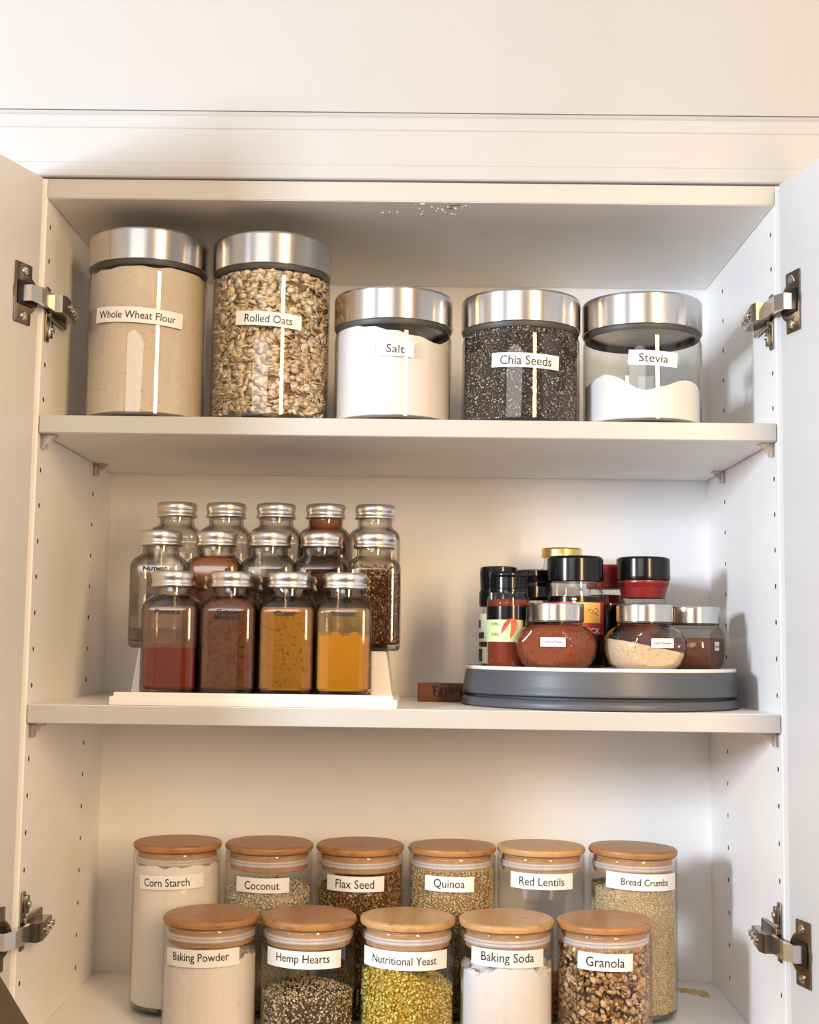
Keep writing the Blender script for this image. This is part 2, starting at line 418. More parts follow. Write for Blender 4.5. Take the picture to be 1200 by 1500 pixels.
# doors: hinged at the front corners, swung past square
DTH = {-1: R_(20), 1: R_(14)}
for s in (-1, 1):
    th = DTH[s]; e = Vector((s * sin(th), -cos(th), 0)); nrm = Vector((s * cos(th), sin(th), 0))   # nrm points away from the opening
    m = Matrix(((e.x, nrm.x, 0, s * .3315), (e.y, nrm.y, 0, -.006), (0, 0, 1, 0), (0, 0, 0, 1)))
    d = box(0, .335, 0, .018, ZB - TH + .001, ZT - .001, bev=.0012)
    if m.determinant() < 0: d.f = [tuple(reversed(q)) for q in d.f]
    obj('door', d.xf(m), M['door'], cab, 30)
    # two concealed hinges per door, the lower one mounted upside down
    for zc, fl in ((.2875, 1), (-.2675, -1)):
        def Z(mb):  # flip and lift
            mb.v = [(p[0], p[1], zc + fl * p[2]) for p in mb.v]
            if fl < 0: mb.f = [tuple(reversed(q)) for q in mb.f]
            return mb
        X = lambda t: s * (H - t)           # t = distance from the side panel into the cabinet
        def bx(t0, t1, y0, y1, z0, z1, mb=None, bev=.0008): return box(min(X(t0), X(t1)), max(X(t0), X(t1)), y0, y1, z0, z1, mb, bev)
        plate = bx(.0, .0022, .006, .0165, -.034, .016, None, .001)
        bx(.002, .006, .008, .0145, -.031, -.016, plate); bx(.002, .005, .010, .060, -.012, .0105, plate)
        hg = obj('hinge', Z(plate), M['nickel'], cab, 30)
        arm = MB()
        outl = [(.004, .004), (.0165, .004), (.019, .012), (.0165, .040), (.012, .066), (.004, .066)]
        for k, z in enumerate((-.0085, .0075)):
            pass
        ra = [(X(t), y, -.0085 + (.0045 if y > .05 else 0)) for t, y in outl]; rb = [(X(t), y, .0075 - (.001 if y > .05 else 0)) for t, y in outl]
        loft([ra, rb], arm)
        if s < 0: arm.f = [tuple(reversed(q)) for q in arm.f]
        obj('hinge_arm', Z(arm), M['nickel'], hg, 25)
        for y in (.022, .038, .054):
            sc_ = MB()
            t = lathe([(0, 0), (.0036, 0), (.0036, .0018), (.0026, .0024), (.0024, .0012), (0, .0012)], 14)
            t.xf(Matrix.Translation((X(.0185 - max(0, y - .03) * .14), y, 0)) @ Matrix.Rotation(-s * pi / 2, 4, 'Y')); sc_.add(t.v, t.f)
            obj('screw', Z(sc_), M['nickel_bright'], hg, 30)
        sc_ = MB(); t = lathe([(0, 0), (.0034, 0), (.003, .0016), (0, .002)], 14); t.xf(Matrix.Translation((X(.006), .0112, -.0235)) @ Matrix.Rotation(-s * pi / 2, 4, 'Y')); sc_.add(t.v, t.f)
        obj('screw', Z(sc_), M['nickel_bright'], hg, 30)
        cup = MB(); back = MB()
        # flange plate with a round cup, flat on the door's inner face
        n = 40; cx, r0 = .0195, .0172
        box(.012, .0355, -.0016, .0001, -.027, .027, cup, .0012)
        t = lathe([(r0, 0), (r0, .0014), (r0 - .001, .0018), (.0125, .0018), (.0122, .0002), (.0122, -.002), (0, -.002)], n)
        t.xf(Matrix.Translation((cx, 0, 0)) @ Matrix.Rotation(pi / 2, 4, 'X')); cup.add(t.v, t.f)
        dk = box(.0105, .0325, -.0030, -.0018, -.0105, .0105, None, .0008)  # dark plate standing in for the shade inside the cup opening
        for g, nm, mt in ((cup, 'hinge_cup', 'nickel'), (dk, 'cup_shade_plate', 'cup_shade')):
            if m.determinant() < 0: g.f = [tuple(reversed(q)) for q in g.f]
            obj(nm, Z(g.xf(m)), M[mt], hg, 30)
        for zz in (-.020, .020):
            scw = MB()
            t = lathe([(0, .0022), (.0012, .0022), (.0014, .0032), (.0034, .0030), (.0040, .0016)], 14)
            t.xf(Matrix.Translation((.0225, 0, zz)) @ Matrix.Rotation(pi / 2, 4, 'X')); scw.add(t.v, t.f)
            obj('screw', Z(scw.xf(m)), M['nickel_bright'], hg, 30)
        # the bent link between the cup and the arm
        q = m @ Vector((.024, -.010, 0)); lk = MB()
        path = [m @ Vector((.0235, -.002, 0)), m @ Vector((.0225, -.0085, 0)), m @ Vector((.0130, -.0115, 0)), Vector((X(.007), -.001, 0)), Vector((X(.0085), .012, 0))]
        rg = []
        for i, p in enumerate(path):
            dd = (path[min(i + 1, 4)] - path[max(i - 1, 0)]).normalized(); u = Vector((-dd.y, dd.x, 0)) * .0018
            rg.append([tuple(p + u + Vector((0, 0, -.0072))), tuple(p - u + Vector((0, 0, -.0072))), tuple(p - u + Vector((0, 0, .0072))), tuple(p + u + Vector((0, 0, .0072)))])
        loft(rg, lk); obj('hinge_link', Z(lk), M['nickel_bright'], hg, 20)

# ------------------------------------------------------------------ steel-lid canisters on the top shelf
def canister(label, x, h, name='glass_canister'):
    t = thing(name, label, 'jar', (x, .066, Z1 + .0003), 'steel-lidded glass canisters on the top shelf')
    zl = h - .031; r = .0553
    obj('glass_body', lathe([(0, .0015), (.030, .0012), (.049, .0002), (.0535, .0012), (r, .0045), (r, zl - .010), (r - .001, zl - .005), (.052, zl - .001), (.0515, zl + .004)], 72), M['glass'], t)
    obj('glass_base', lathe([(0, .0040), (.046, .0040), (.0520, .0062), (.0528, .004), (.050, .002), (0, .0022)], 64), M['glass_base'], t)
    obj('gasket', lathe([(.049, zl - .003), (.0535, zl - .004), (.0548, zl - .001), (.0545, zl + .002), (.049, zl + .002)], 64), M['gasket'], t)
    obj('lid', lathe([(0, zl + .001), (.0548, zl + .0005), (.0562, zl + .0012), (.0562, zl + .0285), (.0550, zl + .0305), (.053, zl + .031), (0, zl + .031)], 80), M['steel'], t, 40)
    return t
RI = .0530
def flour_mat(): return speckled('whole_wheat_flour', (.62, .52, .425), (.40, .27, .18), (.70, .60, .50), 330, bmp=.0003, dpos=.37)
c = canister('tall steel-lidded glass canister labelled Whole Wheat Flour, filled with beige flour', -.248, .1772)
o = obj('contents', core(RI, .0045, lambda x, y: .1400 + wobble(.0012, 160, 3)(x, y), rough=.0004), flour_mat(), c)
strip_label(c, .0553, -44, 46, .0872, .1015, 'Whole Wheat Flour', .0745, .0095, R_(-3.2), -.001)

c = canister('tall steel-lidded glass canister labelled Rolled Oats, full of pale oat flakes', -.1306, .1745)
obj('contents', core(RI - .005, .005, lambda x, y: .136), plain('oat_gaps', (.22, .12, .055), .9, var=.4, vscale=300), c)
P, N = fill_points(RI - .0024, .0065, lambda x, y: .1385, .0042, 1.3)
OAT = grainmat('oat_flake', [(0, (.42, .27, .14)), (.12, (.60, .44, .27)), (.5, (.74, .59, .41)), (.85, (.82, .69, .52)), (1, (.86, .76, .62))])
k = len(P); side_n = np.tile([0, 0, 1.], (k, 1)); pick = rng.uniform(0, 1, k) < .38; N = np.where(pick[:, None], side_n, N)
grains('oat_flakes', FLAKE, P, N, (.0050, .0037, .0009), OAT, c, .28, .3)
strip_label(c, .0553, -28.6, 36, .0855, .0985, 'Rolled Oats', .044, .0085, R_(-3.5))

c = canister('short steel-lidded canister labelled Salt, nearly full of fine white salt', -.0146, .1245)
obj('contents', core(RI, .0045, lambda x, y: .0835 - .19 * x + .0008 * sin(x * 300) + (.004 if y > 0 else 0) * 0), speckled('white_salt', (.74, .69, .67), (.68, .62, .59), (.77, .73, .71), 700, bmp=.0002), c)
strip_label(c, .0553, -14.4, 21, .0590, .0725, 'Salt', .0165, .0078, R_(-2.5))

c = canister('short steel-lidded canister labelled Chia Seeds, full of dark speckled seeds', .1057, .1235)
obj('contents', core(RI - .0016, .005, lambda x, y: .087), plain('chia_gaps', (.03, .022, .018), .9), c)
P, N = fill_points(RI - .0006, .0055, lambda x, y: .0885, .00165, 1.15)
grains('chia_seeds', OCT, P, N, (.00115, .0008, .0007), grainmat('chia_seed', [(0, (.02, .014, .012)), (.5, (.075, .052, .045)), (.78, (.17, .12, .10)), (.92, (.50, .42, .36)), (1, (.70, .62, .55))], .5, .5), c, .8)
strip_label(c, .0553, -32, 34, .0500, .0632, 'Chia Seeds', .0475, .0085, R_(-2))

c = canister('short steel-lidded canister labelled Stevia, less than half full of white powder', .2201, .1224)
def stev(x, y):
    u = x / RI
    return .0335 + .017 * math.exp(-((u + .72) / .33) ** 2) + .011 * math.exp(-((u - .62) / .42) ** 2) + .003 * (y / RI) + wobble(.0009, 230, 9)(x, y)
obj('contents', core(RI, .0045, stev, 96, 26, .0003), speckled('stevia_powder', (.76, .75, .745), (.66, .64, .635), (.8, .79, .785), 420, bmp=.0006), c)
strip_label(c, .0553, -22, 25, .0530, .0667, 'Stevia', .0265, .0078, R_(-3))

# ------------------------------------------------------------------ bamboo-lid jars on the bottom shelf
def wood_jar(label, x, y, h, lidmat='bamboo', rot=0., tilt=(0, 0), back=True):
    t = thing('bamboo_lid_jar', label, 'jar', (x, y, ZB + .0003), 'bamboo-lidded jars on the bottom shelf, ' + ('back row' if back else 'front row'))
    r = .0424; zl = h - .0083
    obj('glass_body', lathe([(0, .0012), (.034, .0008), (.0395, .001), (.0418, .003), (r, .0065), (r, zl - .0012), (r - .0006, zl), (r - .0022, zl), (r - .0026, zl - .002)], 64), M['glass_thin'], t)
    obj('glass_base', lathe([(0, .0045), (.037, .0045), (.0405, .0075), (.0408, .005), (.038, .002), (0, .0022)], 56), M['glass_base'], t)
    lid = obj('lid', lathe([(0, 0), (.0395, 0), (.0422, .0014), (.0431, .0036), (.0426, .0062), (.0408, .0075), (0, .0079)], 64), M[lidmat], t, 40)
    lid.location = (0, 0, zl + .0004); lid.rotation_euler = (tilt[0], tilt[1], rot)
    obj('lid_plug', lathe([(.0370, -.0162), (.0378, -.0155), (.0378, -.0002), (0, -.0002)], 56), M['bamboo_plug'], lid).location = (0, 0, 0)
    obj('plug_bottom', lathe([(0, -.0163), (.0371, -.0163), (.0371, -.0150), (0, -.0150)], 56), M['bamboo_plug'], lid)
    sl = MB()
    z = -.0088; lathe([(.0372, z - .0032), (.0392, z - .0028), (.0398, z - .0014), (.0392, z), (.0398, z + .0014), (.0392, z + .0028), (.0372, z + .0032)], 56, sl)
    obj('seal_ring', sl, M['silicone'], lid)
    return t
RW = .0404
def lab(t, a0, a1, z0, z1, txt, tw, tilt=0., th=.0098, sh=0.): strip_label(t, .0424, a0, a1, z0, z1, txt, tw, th, R_(tilt), sh)
HB, HF = .1580, .1090
BR = .157; FR = .058
def seeds(t, level, pitch, T, size, stops, gap, jit=.6, layers=1.1, chunky=0., rough=.75, nm='seeds', zb=.006, tint=None):
    obj('contents', core(RW - pitch * .9, zb, lambda x, y: level(x, y) - pitch * .6), gap, t)
    P, N = fill_points(RW - size[2], zb + .001, level, pitch, layers)
    grains(nm, T, P, N, size, grainmat(nm, stops, rough), t, jit, .25, chunky)

t = wood_jar('bamboo-lidded jar labelled Corn Starch, filled with white starch, in the back row', -.2206, BR, HB, 'bamboo', .3, (0, 0))
obj('contents', core(RW, .006, lambda x, y: .1375 + wobble(.0016, 260, 1)(x, y), 96, 24, .0007), speckled('corn_starch', (.83, .76, .70), (.74, .66, .58), (.86, .80, .75), 120, bmp=.0012, dpos=.3), t)
lab(t, -44, 46, .1178, .1308, 'Corn Starch', .045, 2, .0092, -.004)
t = wood_jar('bamboo-lidded jar labelled Coconut, part filled with off-white shreds', -.1307, BR, HB, 'bamboo', .6, (R_(.8), 0))
seeds(t, lambda x, y: .1170 - .05 * abs(x) + wobble(.001, 200, 5)(x, y), .0026, FLAKE, (.0024, .0010, .0006), [(0, (.60, .50, .36)), (.5, (.74, .65, .50)), (1, (.82, .75, .62))], plain('coconut_gap', (.5, .42, .3), .9), .7, nm='coconut_shreds')
lab(t, -39, 33, .1160, .1298, 'Coconut', .0335, -.5)
t = wood_jar('bamboo-lidded jar labelled Flax Seed, filled with brown seeds heaped to one side', -.0418, BR, HB, 'bamboo', 1.1, (R_(.5), R_(-.6)))
seeds(t, lambda x, y: .1265 + .26 * x + .10 * y, .0021, OCT, (.0021, .0012, .0006), [(0, (.16, .075, .025)), (.5, (.30, .155, .055)), (.85, (.42, .24, .10)), (1, (.58, .40, .22))], plain('flax_gap', (.09, .04, .015), .9), .5, nm='flax_seeds', rough=.4)
lab(t, -44, 35, .1182, .1325, 'Flax Seed', .0375, -.5)
t = wood_jar('bamboo-lidded jar labelled Quinoa, full of small pale golden grains', .0480, BR, HB, 'bamboo', 2.0, (0, R_(.5)))
seeds(t, lambda x, y: .1375, .0017, OCT, (.0010, .0010, .0007), [(0, (.40, .25, .09)), (.4, (.58, .42, .20)), (1, (.78, .64, .40))], plain('quinoa_gap', (.26, .16, .06), .9), .5, nm='quinoa_grains')
lab(t, -38, 28, .1195, .1335, 'Quinoa', .0295, -1)
t = wood_jar('bamboo-lidded jar labelled Red Lentils, looking empty above its label', .1348, BR, HB + .001, 'bamboo_pale', 2.9, (R_(.6), 0))
seeds(t, lambda x, y: .030, .0030, ICO, (.0022, .0022, .0010), [(0, (.50, .16, .06)), (1, (.72, .30, .12))], plain('lentil_gap', (.25, .08, .03), .9), .5, nm='lentils')
lab(t, -47, 39, .1228, .1375, 'Red Lentils', .0435, -.5)
t = wood_jar('bamboo-lidded jar labelled Bread Crumbs, at the right end of the back row', .2244, BR, HB + .0005, 'bamboo', .2, (0, R_(1.2)))
seeds(t, lambda x, y: .1230 + .0 * x + wobble(.001, 250, 8)(x, y) - .004 * max(0, x / RW) ** 2, .0015, OCT, (.0009, .0009, .0007), [(0, (.30, .18, .07)), (.06, (.50, .36, .18)), (.5, (.66, .52, .32)), (1, (.78, .66, .46))], plain('crumb_gap', (.42, .31, .17), .9), .9, nm='bread_crumbs')
lab(t, -45, 59, .1230, .1385, 'Bread Crumbs', .0475, -2, .0098, .001)

t = wood_jar('bamboo-lidded jar labelled Baking Powder, in front of the Corn Starch jar', -.1708, FR, HF, 'bamboo', .5, (0, R_(-.5)), False)
obj('contents', core(RW, .006, lambda x, y: .0715 + .10 * x + wobble(.0038, 170, 4)(x, y), 96, 26, .0010), speckled('baking_powder', (.84, .76, .72), (.70, .57, .50), (.84, .76, .72), 100, bmp=.002, dpos=.33), t)
lab(t, -54, 44, .0700, .0850, 'Baking Powder', .0520, 1.5, .0105)
t = wood_jar('bamboo-lidded jar labelled Hemp Hearts, a third full of black and cream seeds', -.0828, FR, HF, 'bamboo', .9, (R_(.6), 0), False)
seeds(t, lambda x, y: .0400 + .0055 * cos(x * 36) + .0015 * cos(y * 60), .0021, OCT, (.0016, .0012, .0008), [(0, (.03, .022, .015)), (.3, (.10, .065, .035)), (.45, (.42, .30, .16)), (.75, (.62, .48, .29)), (1, (.78, .66, .46))], plain('hemp_gap', (.08, .055, .03), .9), .9, nm='hemp_hearts')
lab(t, -52, 46, .0702, .0852, 'Hemp Hearts', .0485, -1, .0102)
t = wood_jar('bamboo-lidded jar labelled Nutritional Yeast, with a mound of yellow flakes', .0061, FR, HF, 'bamboo_pale', 1.3, (R_(.4), R_(.3)), False)
seeds(t, lambda x, y: .0600 + .010 * math.exp(-((x + .012) / .026) ** 2) - .012 * max(0, x / RW), .0023, FLAKE, (.0021, .0015, .0005), [(0, (.46, .31, .03)), (.4, (.66, .49, .08)), (.8, (.78, .63, .17)), (1, (.86, .75, .34))], plain('yeast_gap', (.40, .26, .03), .9), .8, nm='yeast_flakes')
lab(t, -62, 54, .0702, .0862, 'Nutritional Yeast', .0600, -1, .0100)
t = wood_jar('bamboo-lidded jar labelled Baking Soda, with lumpy bright white powder', .0949, FR, HF, 'bamboo_pale', 2.4, (0, 0), False)
obj('contents', core(RW, .006, lambda x, y: .0655 + .010 * math.exp(-((x - .004) / .022) ** 2) + wobble(.0042, 210, 6)(x, y), 110, 30, .0012), speckled('baking_soda', (.80, .76, .75), (.70, .65, .64), (.84, .81, .80), 260, bmp=.0008), t)
lab(t, -49, 45, .0738, .0886, 'Baking Soda', .0475, -1, .0102)
t = wood_jar('bamboo-lidded jar labelled Granola, packed to the lid with brown clusters', .1827, FR, HF, 'bamboo', 2.7, (0, R_(.9)), False)
obj('contents', core(RW - .0055, .006, lambda x, y: .084), plain('granola_gaps', (.05, .025, .012), .9), t)
P, N = fill_points(RW - .0030, .008, lambda x, y: .0885, .0042, 1.1)
GR = grainmat('granola_cluster', [(0, (.14, .07, .03)), (.2, (.30, .165, .07)), (.55, (.48, .30, .14)), (.85, (.62, .43, .23)), (1, (.74, .58, .38))])
grains('granola_clusters', ICO, P, N, (.0032, .0025, .0019), GR, t, 1.2, .45, .30)
P, N = fill_points(RW - .0008, .008, lambda x, y: .0885, .0046, .9)
grains('granola_flakes', FLAKE, P, N, (.0028, .0018, .0006), GR, t, .9, .4, .2)
lab(t, -40, 27, .0722, .0872, 'Granola', .0335, -1, .0102)

# yellow crumbs spilled in the right corner of the bottom panel
n = 1500; P = []
for i in range(n):
    u = random.random() ** .9; x = .262 + .050 * u + random.gauss(0, .0012); y = .262 - .030 * u ** 1.4 + random.gauss(0, .0035 * (0.4 + u))
    if x < .325 and y < .283: P.append((x, y, .0004))
P = np.array(P); sp = bpy.data.objects.new('spilled_powder', None)
sm = grains('spilled_powder', OCT, P, np.tile([0, 0, 1.], (len(P), 1)), (.0013, .0011, .0005), grainmat('spill', [(0, (.60, .42, .14)), (1, (.85, .70, .38))]), None, .2)
bpy.data.objects.remove(sp); sm.location = (0, 0, ZO + ZB); sm['label'] = 'thin trail of spilled yellow crumbs behind the Bread Crumbs jar'; sm['category'] = 'crumbs'

# ------------------------------------------------------------------ tiered rack with square spice bottles
rk = thing('tiered_rack', 'white plastic three-step rack under the square spice bottles', 'rack', (-.1318, .003, Z2))
RX0, RX1 = -.1265, .1268
b = box(RX0, RX1, 0, .172, 0, .0085, None, .0022)
obj('tray', b, M['white_plastic'], rk, 35)
b = box(RX0 + .004, RX1 - .004, .001, .0035, .007, .0118, None, .001); obj('front_lip', b, M['white_plastic'], rk)
def step(name, y0, y1, z1, ins0=.006, ins1=.012):
    r0 = [(RX0 + ins0, y0, .008), (RX1 - ins0, y0, .008), (RX1 - ins0, y1, .008), (RX0 + ins0, y1, .008)]
    r1 = [(RX0 + ins1, y0 + .0015, z1 - .001), (RX1 - ins1, y0 + .0015, z1 - .001), (RX1 - ins1, y1, z1 - .001), (RX0 + ins1, y1, z1 - .001)]
    r2 = [(p[0] + (.001 if p[0] < 0 else -.001), p[1] + .001 * (p[1] < y0 + .01), z1) for p in r1]
    obj(name, loft([r0, r1, r2]), M['white_plastic'], rk, 20)
step('step', .0620, .1160, .0499); step('step', .1165, .1690, .0824, .007, .016)

def bottle(label, x, y, z, fill=None, level=.02, txt=None, film=None, seed=0, ang=0.):
    t = thing('spice_bottle', label, 'spice bottle', (x, y, z), 'square spice bottles on the tiered rack', ang)
    prof = [(.0215, 0, 5), (.0240, .0008, 6), (.0250, .003, 7), (.0253, .007, 7.5), (.0253, .0078, 7.5), (.0253, .0748, 7.5), (.0253, .0756, 7.5), (.0250, .0788, 6.5), (.0241, .0818, 5), (.0224, .0844, 3.8), (.0200, .0865, 2.8), (.0181, .0882, 2.2), (.0172, .0897, 2), (.0170, .0902, 2), (.0170, .0975, 2)]
    gb = loft([sq_ring(a, zz, e) for a, zz, e in prof], cap1=False)
    loft([sq_ring(max(.0148, a - .0014 - (.0008 if zz > .08 else 0)), zz - (.0010 if zz > .077 else 0), e) for a, zz, e in prof[4:]], gb, False, False)
    obj('glass_body', gb, M['glass_spice'], t, 50)
    obj('glass_base', loft([sq_ring(.0215, .0006, 6), sq_ring(.0240, .0022, 7), sq_ring(.0240, .0052, 7)]), M['glass_base'], t, 30)
    q = [(0, .0960), (.0185, .0960), (.0199, .0965), (.0203, .0978), (.0199, .0992), (.0194, .1002), (.0193, .1022), (.0196, .1032), (.0202, .1046), (.0202, .1072), (.0197, .1092), (.0188, .1106), (.0175, .1110), (.0168, .1106), (0, .1106)]
    obj('lid', lathe(q, 56), M['aluminium'], t, 60)
    if fill:
        hw = .0236; rs = [sq_ring(hw - .002, .0056, 7), sq_ring(hw, .008, 7.5)]
        if level <= .071: rs += [sq_ring(hw, level - .0015, 7.5), sq_ring(hw - .0006, level, 7), sq_ring(hw * .5, level + .001, 4)]
        else:
            rs += [sq_ring(hw, .0735, 7.5), sq_ring(.0228, .0790, 5.5)]
            if level > .08: rs += [sq_ring(.0204, .0835, 3.6), sq_ring(.0160, .0868, 2.2)]
            if level > .09: rs += [sq_ring(.0155, .0955, 2)]
        rr = random.Random(seed)
        if level <= .071: rs[3] = [(p[0], p[1], p[2] + rr.uniform(-.0012, .0008) + .002 * sin(9 * p[0] / .024 + seed)) for p in rs[3]]
        obj('contents', loft(rs), fill, t, 40)
    if film: obj('powder_film', loft([sq_ring(.0238, max(.008, level - .002), 7.5), sq_ring(.0238, .0745, 7.5), sq_ring(.0230, .079, 5.5)], cap0=False, cap1=False), film, t, 40)
    if txt:
        lines = txt.split('\n')
        for k, ln in enumerate(lines):
            letters(ln, .0225 if len(ln) > 5 else .019, .0042, lambda xx, yy, k=k: (xx, -.0256, (.0738 if len(lines) == 1 else .0745) - k * .0046 + yy), 'lettering', M['ink'], t, .03, True)
    return t
def dust(name, c, amt):
    m = bpy.data.materials.new(name); m.use_nodes = True; nt = m.node_tree; b = nt.nodes['Principled BSDF']
    b.inputs['Base Color'].default_value = (*c, 1); b.inputs['Roughness'].default_value = .9
    n = noise(nt, 45, 5, .7); r = ramp(nt, [(.30, (amt * .25,) * 3), (.65, (amt,) * 3)])
    nt.links.new(n.outputs['Fac'], r.inputs[0]); nt.links.new(r.outputs[0], b.inputs['Alpha']); return m
paprika = speckled('paprika', (.20, .030, .012), (.12, .018, .008), (.28, .055, .022), 380, bmp=.0004, dpos=.42)
garam = speckled('garam_masala', (.165, .066, .026), (.07, .025, .010), (.27, .13, .06), 280, bmp=.0006, dpos=.43)
curry = speckled('curry', (.36, .17, .020), (.18, .075, .012), (.44, .23, .04), 330, bmp=.0005, dpos=.42)
turm = speckled('turmeric', (.50, .215, .012), (.38, .15, .010), (.56, .28, .03), 300, bmp=.0003)
orng = speckled('orange_brown_spice', (.30, .115, .035), (.15, .05, .015), (.38, .17, .065), 330, bmp=.0005, dpos=.42)
dark = speckled('dark_brown_spice', (.12, .055, .03), (.05, .02, .012), (.2, .1, .06), 350, bmp=.0008)
rust = speckled('rust_spice', (.22, .085, .035), (.12, .04, .018), (.3, .14, .07), 450)
olv = speckled('olive_herb', (.15, .115, .045), (.07, .05, .02), (.26, .21, .1), 350, bmp=.0008)
zf = -.0628
bottle('square bottle marked Paprika, less than half full of red powder', -.2096, .0345, zf, paprika, .044, 'Paprika', dust('paprika_dust', (.42, .24, .19), .42), 1)
bottle('square bottle marked Garam Masala, full of brown powder', -.1572, .0345, zf, garam, .084, 'Garam\nMasala', None, 2)
bottle('square bottle marked Curry, full of yellow-brown powder', -.1052, .0345, zf, curry, .077, 'Curry', None, 3)
bottle('square bottle marked Turmeric, about two thirds full of bright yellow powder', -.0540, .0345, zf, turm, .056, 'Turmeric', dust('turmeric_dust', (.55, .38, .16), .40), 4)
zm = -.0216
bottle('nearly empty square bottle marked Nutmeg, at the left end of the middle step', -.2335, .0915, zm, olv, .017, 'Nutmeg', None, 5)
bottle('square bottle of orange-brown powder on the middle step, second from the Nutmeg end', -.1807, .0915, zm, orng, .0862, None, None, 6)
bottle('square bottle with dark brown spice below a clear shoulder, centre of the middle step', -.1299, .0915, zm, dark, .066, None, None, 7)
bottle('square bottle with dark brown spice, on the middle step beside the reddish flakes', -.0805, .0915, zm, dark, .070, None, None, 8)
t = bottle('square bottle packed with coarse reddish-brown flakes, at the right end of the middle step', -.0300, .0915, zm, plain('flake_gaps', (.05, .022, .012), .9), .070, None, None, 9)
n = 3600; a = rng.uniform(0, 2 * pi, n); z = rng.uniform(.007, .080, n); e = 7.5
kk = (np.abs(np.cos(a)) ** e + np.abs(np.sin(a)) ** e) ** (-1 / e); hw = .0235 - np.clip(z - .072, 0, 1) * .2
P = np.stack([hw * np.cos(a) * kk, hw * np.sin(a) * kk, z], 1); N = np.stack([np.cos(a), np.sin(a), 0 * a], 1)
grains('spice_flakes', FLAKE, P, N, (.0017, .0008, .0003), grainmat('red_flake', [(0, (.06, .02, .01)), (.4, (.20, .075, .03)), (.8, (.36, .17, .07)), (1, (.62, .42, .22))]), t, .22, .5)
zb_ = .0109
bl = ['clear square bottle at the left end of the top step', 'clear square bottle on the top step, behind the orange-brown powder',
      'clear square bottle in the centre of the top step', 'square bottle filled to the neck with rust-brown spice on the top step', 'clear square bottle at the right end of the top step, behind the reddish flakes']
for i, x in enumerate((-.2292, -.1801, -.1302, -.0811, -.0320)):
    bottle(bl[i], x, .1465, zb_, rust if i == 3 else olv, .0955 if i == 3 else .018 + .003 * i, None, None, 10 + i)

# ------------------------------------------------------------------ small wooden block
wb = MB()
box(0, .058, 0, .024, 0, .0181, wb, .0016)
wk = thing('wooden_block', 'small brown wooden block with dark burnt writing, beside the grey turntable', 'block', (.0122, .170, Z2 + .0002))
obj('block', wb, woodmat('striped_wood', (.13, .050, .017), (.035, .014, .006), 1.6, .55, (130, 20, 4)), wk, 30)
sb = MB(); y = -.0002
for pts in ([(.014, .0145), (.018, .0150), (.020, .0140)], [(.0165, .0150), (.0162, .010), (.0168, .0060)], [(.0168, .0105), (.0200, .0108)],
            [(.0205, .0040), (.0225, .0110), (.0240, .0145), (.0232, .0070), (.0255, .0040)], [(.0265, .0135), (.0285, .0100), (.0275, .0060), (.0300, .0080)],
            [(.0310, .0150), (.0318, .0090), (.0340, .0075), (.0350, .0120), (.0338, .0150)], [(.0370, .0140), (.0365, .0090), (.0390, .0110), (.0400, .0150)],
            [(.0405, .0050), (.0430, .0090), (.0425, .0130), (.0450, .0070)]):
    tube([(x, y, z) for x, z in pts], .0007, 6, sb)
obj('burnt_writing', sb, M['ink'], wk)

# ------------------------------------------------------------------ grey turntable and what stands on it
TX, TY = .1886, .1352; TZ = .0346     # tray surface above the shelf
tt = thing('turntable', 'slate-grey round turntable with a white top, carrying the assorted spice jars', 'turntable', (TX, TY, Z2 + .0002))
obj('base_ring', lathe([(0, 0), (.130, 0), (.1332, .0012), (.1336, .0042), (.1322, .0078), (.1305, .0090), (.118, .0092), (0, .0092)], 120), M['grey_plastic'], tt)
obj('turning_gap', lathe([(0, .0090), (.1265, .0090), (.1265, .0116), (0, .0116)], 100), M['gasket'], tt)
obj('tray', lathe([(0, .0114), (.1310, .0114), (.1325, .0124), (.1327, .0146), (.1315, .0200), (.1300, .0300), (.1292, .0340), (.1270, .0345), (0, .0345)], 120), M['grey_plastic'], tt)
obj('white_top', lathe([(0, .0345), (.1296, .0342), (.1303, .0352), (.1299, .0372), (.1285, .0376), (.1270, .0350), (0, .0347)], 120), M['white_plastic'], tt)
TT = Z2 + .0352
def tjar(name, label, x, y, rz=0): return thing(name, label, 'spice jar', (x, y, TT), 'spice jars on the turntable', rz)

def ball_shape(scale, az, zmax=1, level=None, d=.0285):
    prof = [(.018, .0), (.026, .0010), (.0330, .0060), (.0372, .0140), (.0385, .0215), (.0375, .0285), (.0340, .0350), (.0290, .0395), (.0250, .0415), (.0242, .0430), (.0242, .0455)]
    P = [(0, .0)]
    for (r0, z0), (r1, z1) in zip(prof, prof[1:]):
        for k in range(3): u = k / 3; P.append((r0 + (r1 - r0) * u, z0 + (z1 - z0) * u))
    P.append(prof[-1])
    mb = lathe(P, 72); n = Vector((sin(az), -cos(az), 0)); out = []
    for p in mb.v:
        p = Vector(p)
        for s in (1, -1):
            k = p.dot(n) * s - d
            if k > 0: p = p - n * s * k
        p = Vector((p.x * scale, p.y * scale, .0008 + p.z * (scale if scale < 1 else 1) if scale < 1 else p.z))
        if level is not None: p.z = min(p.z, level(p.x, p.y))
        out.append(tuple(p))
    mb.v = out
    if level is not None:   # close the top
        pass
    return mb
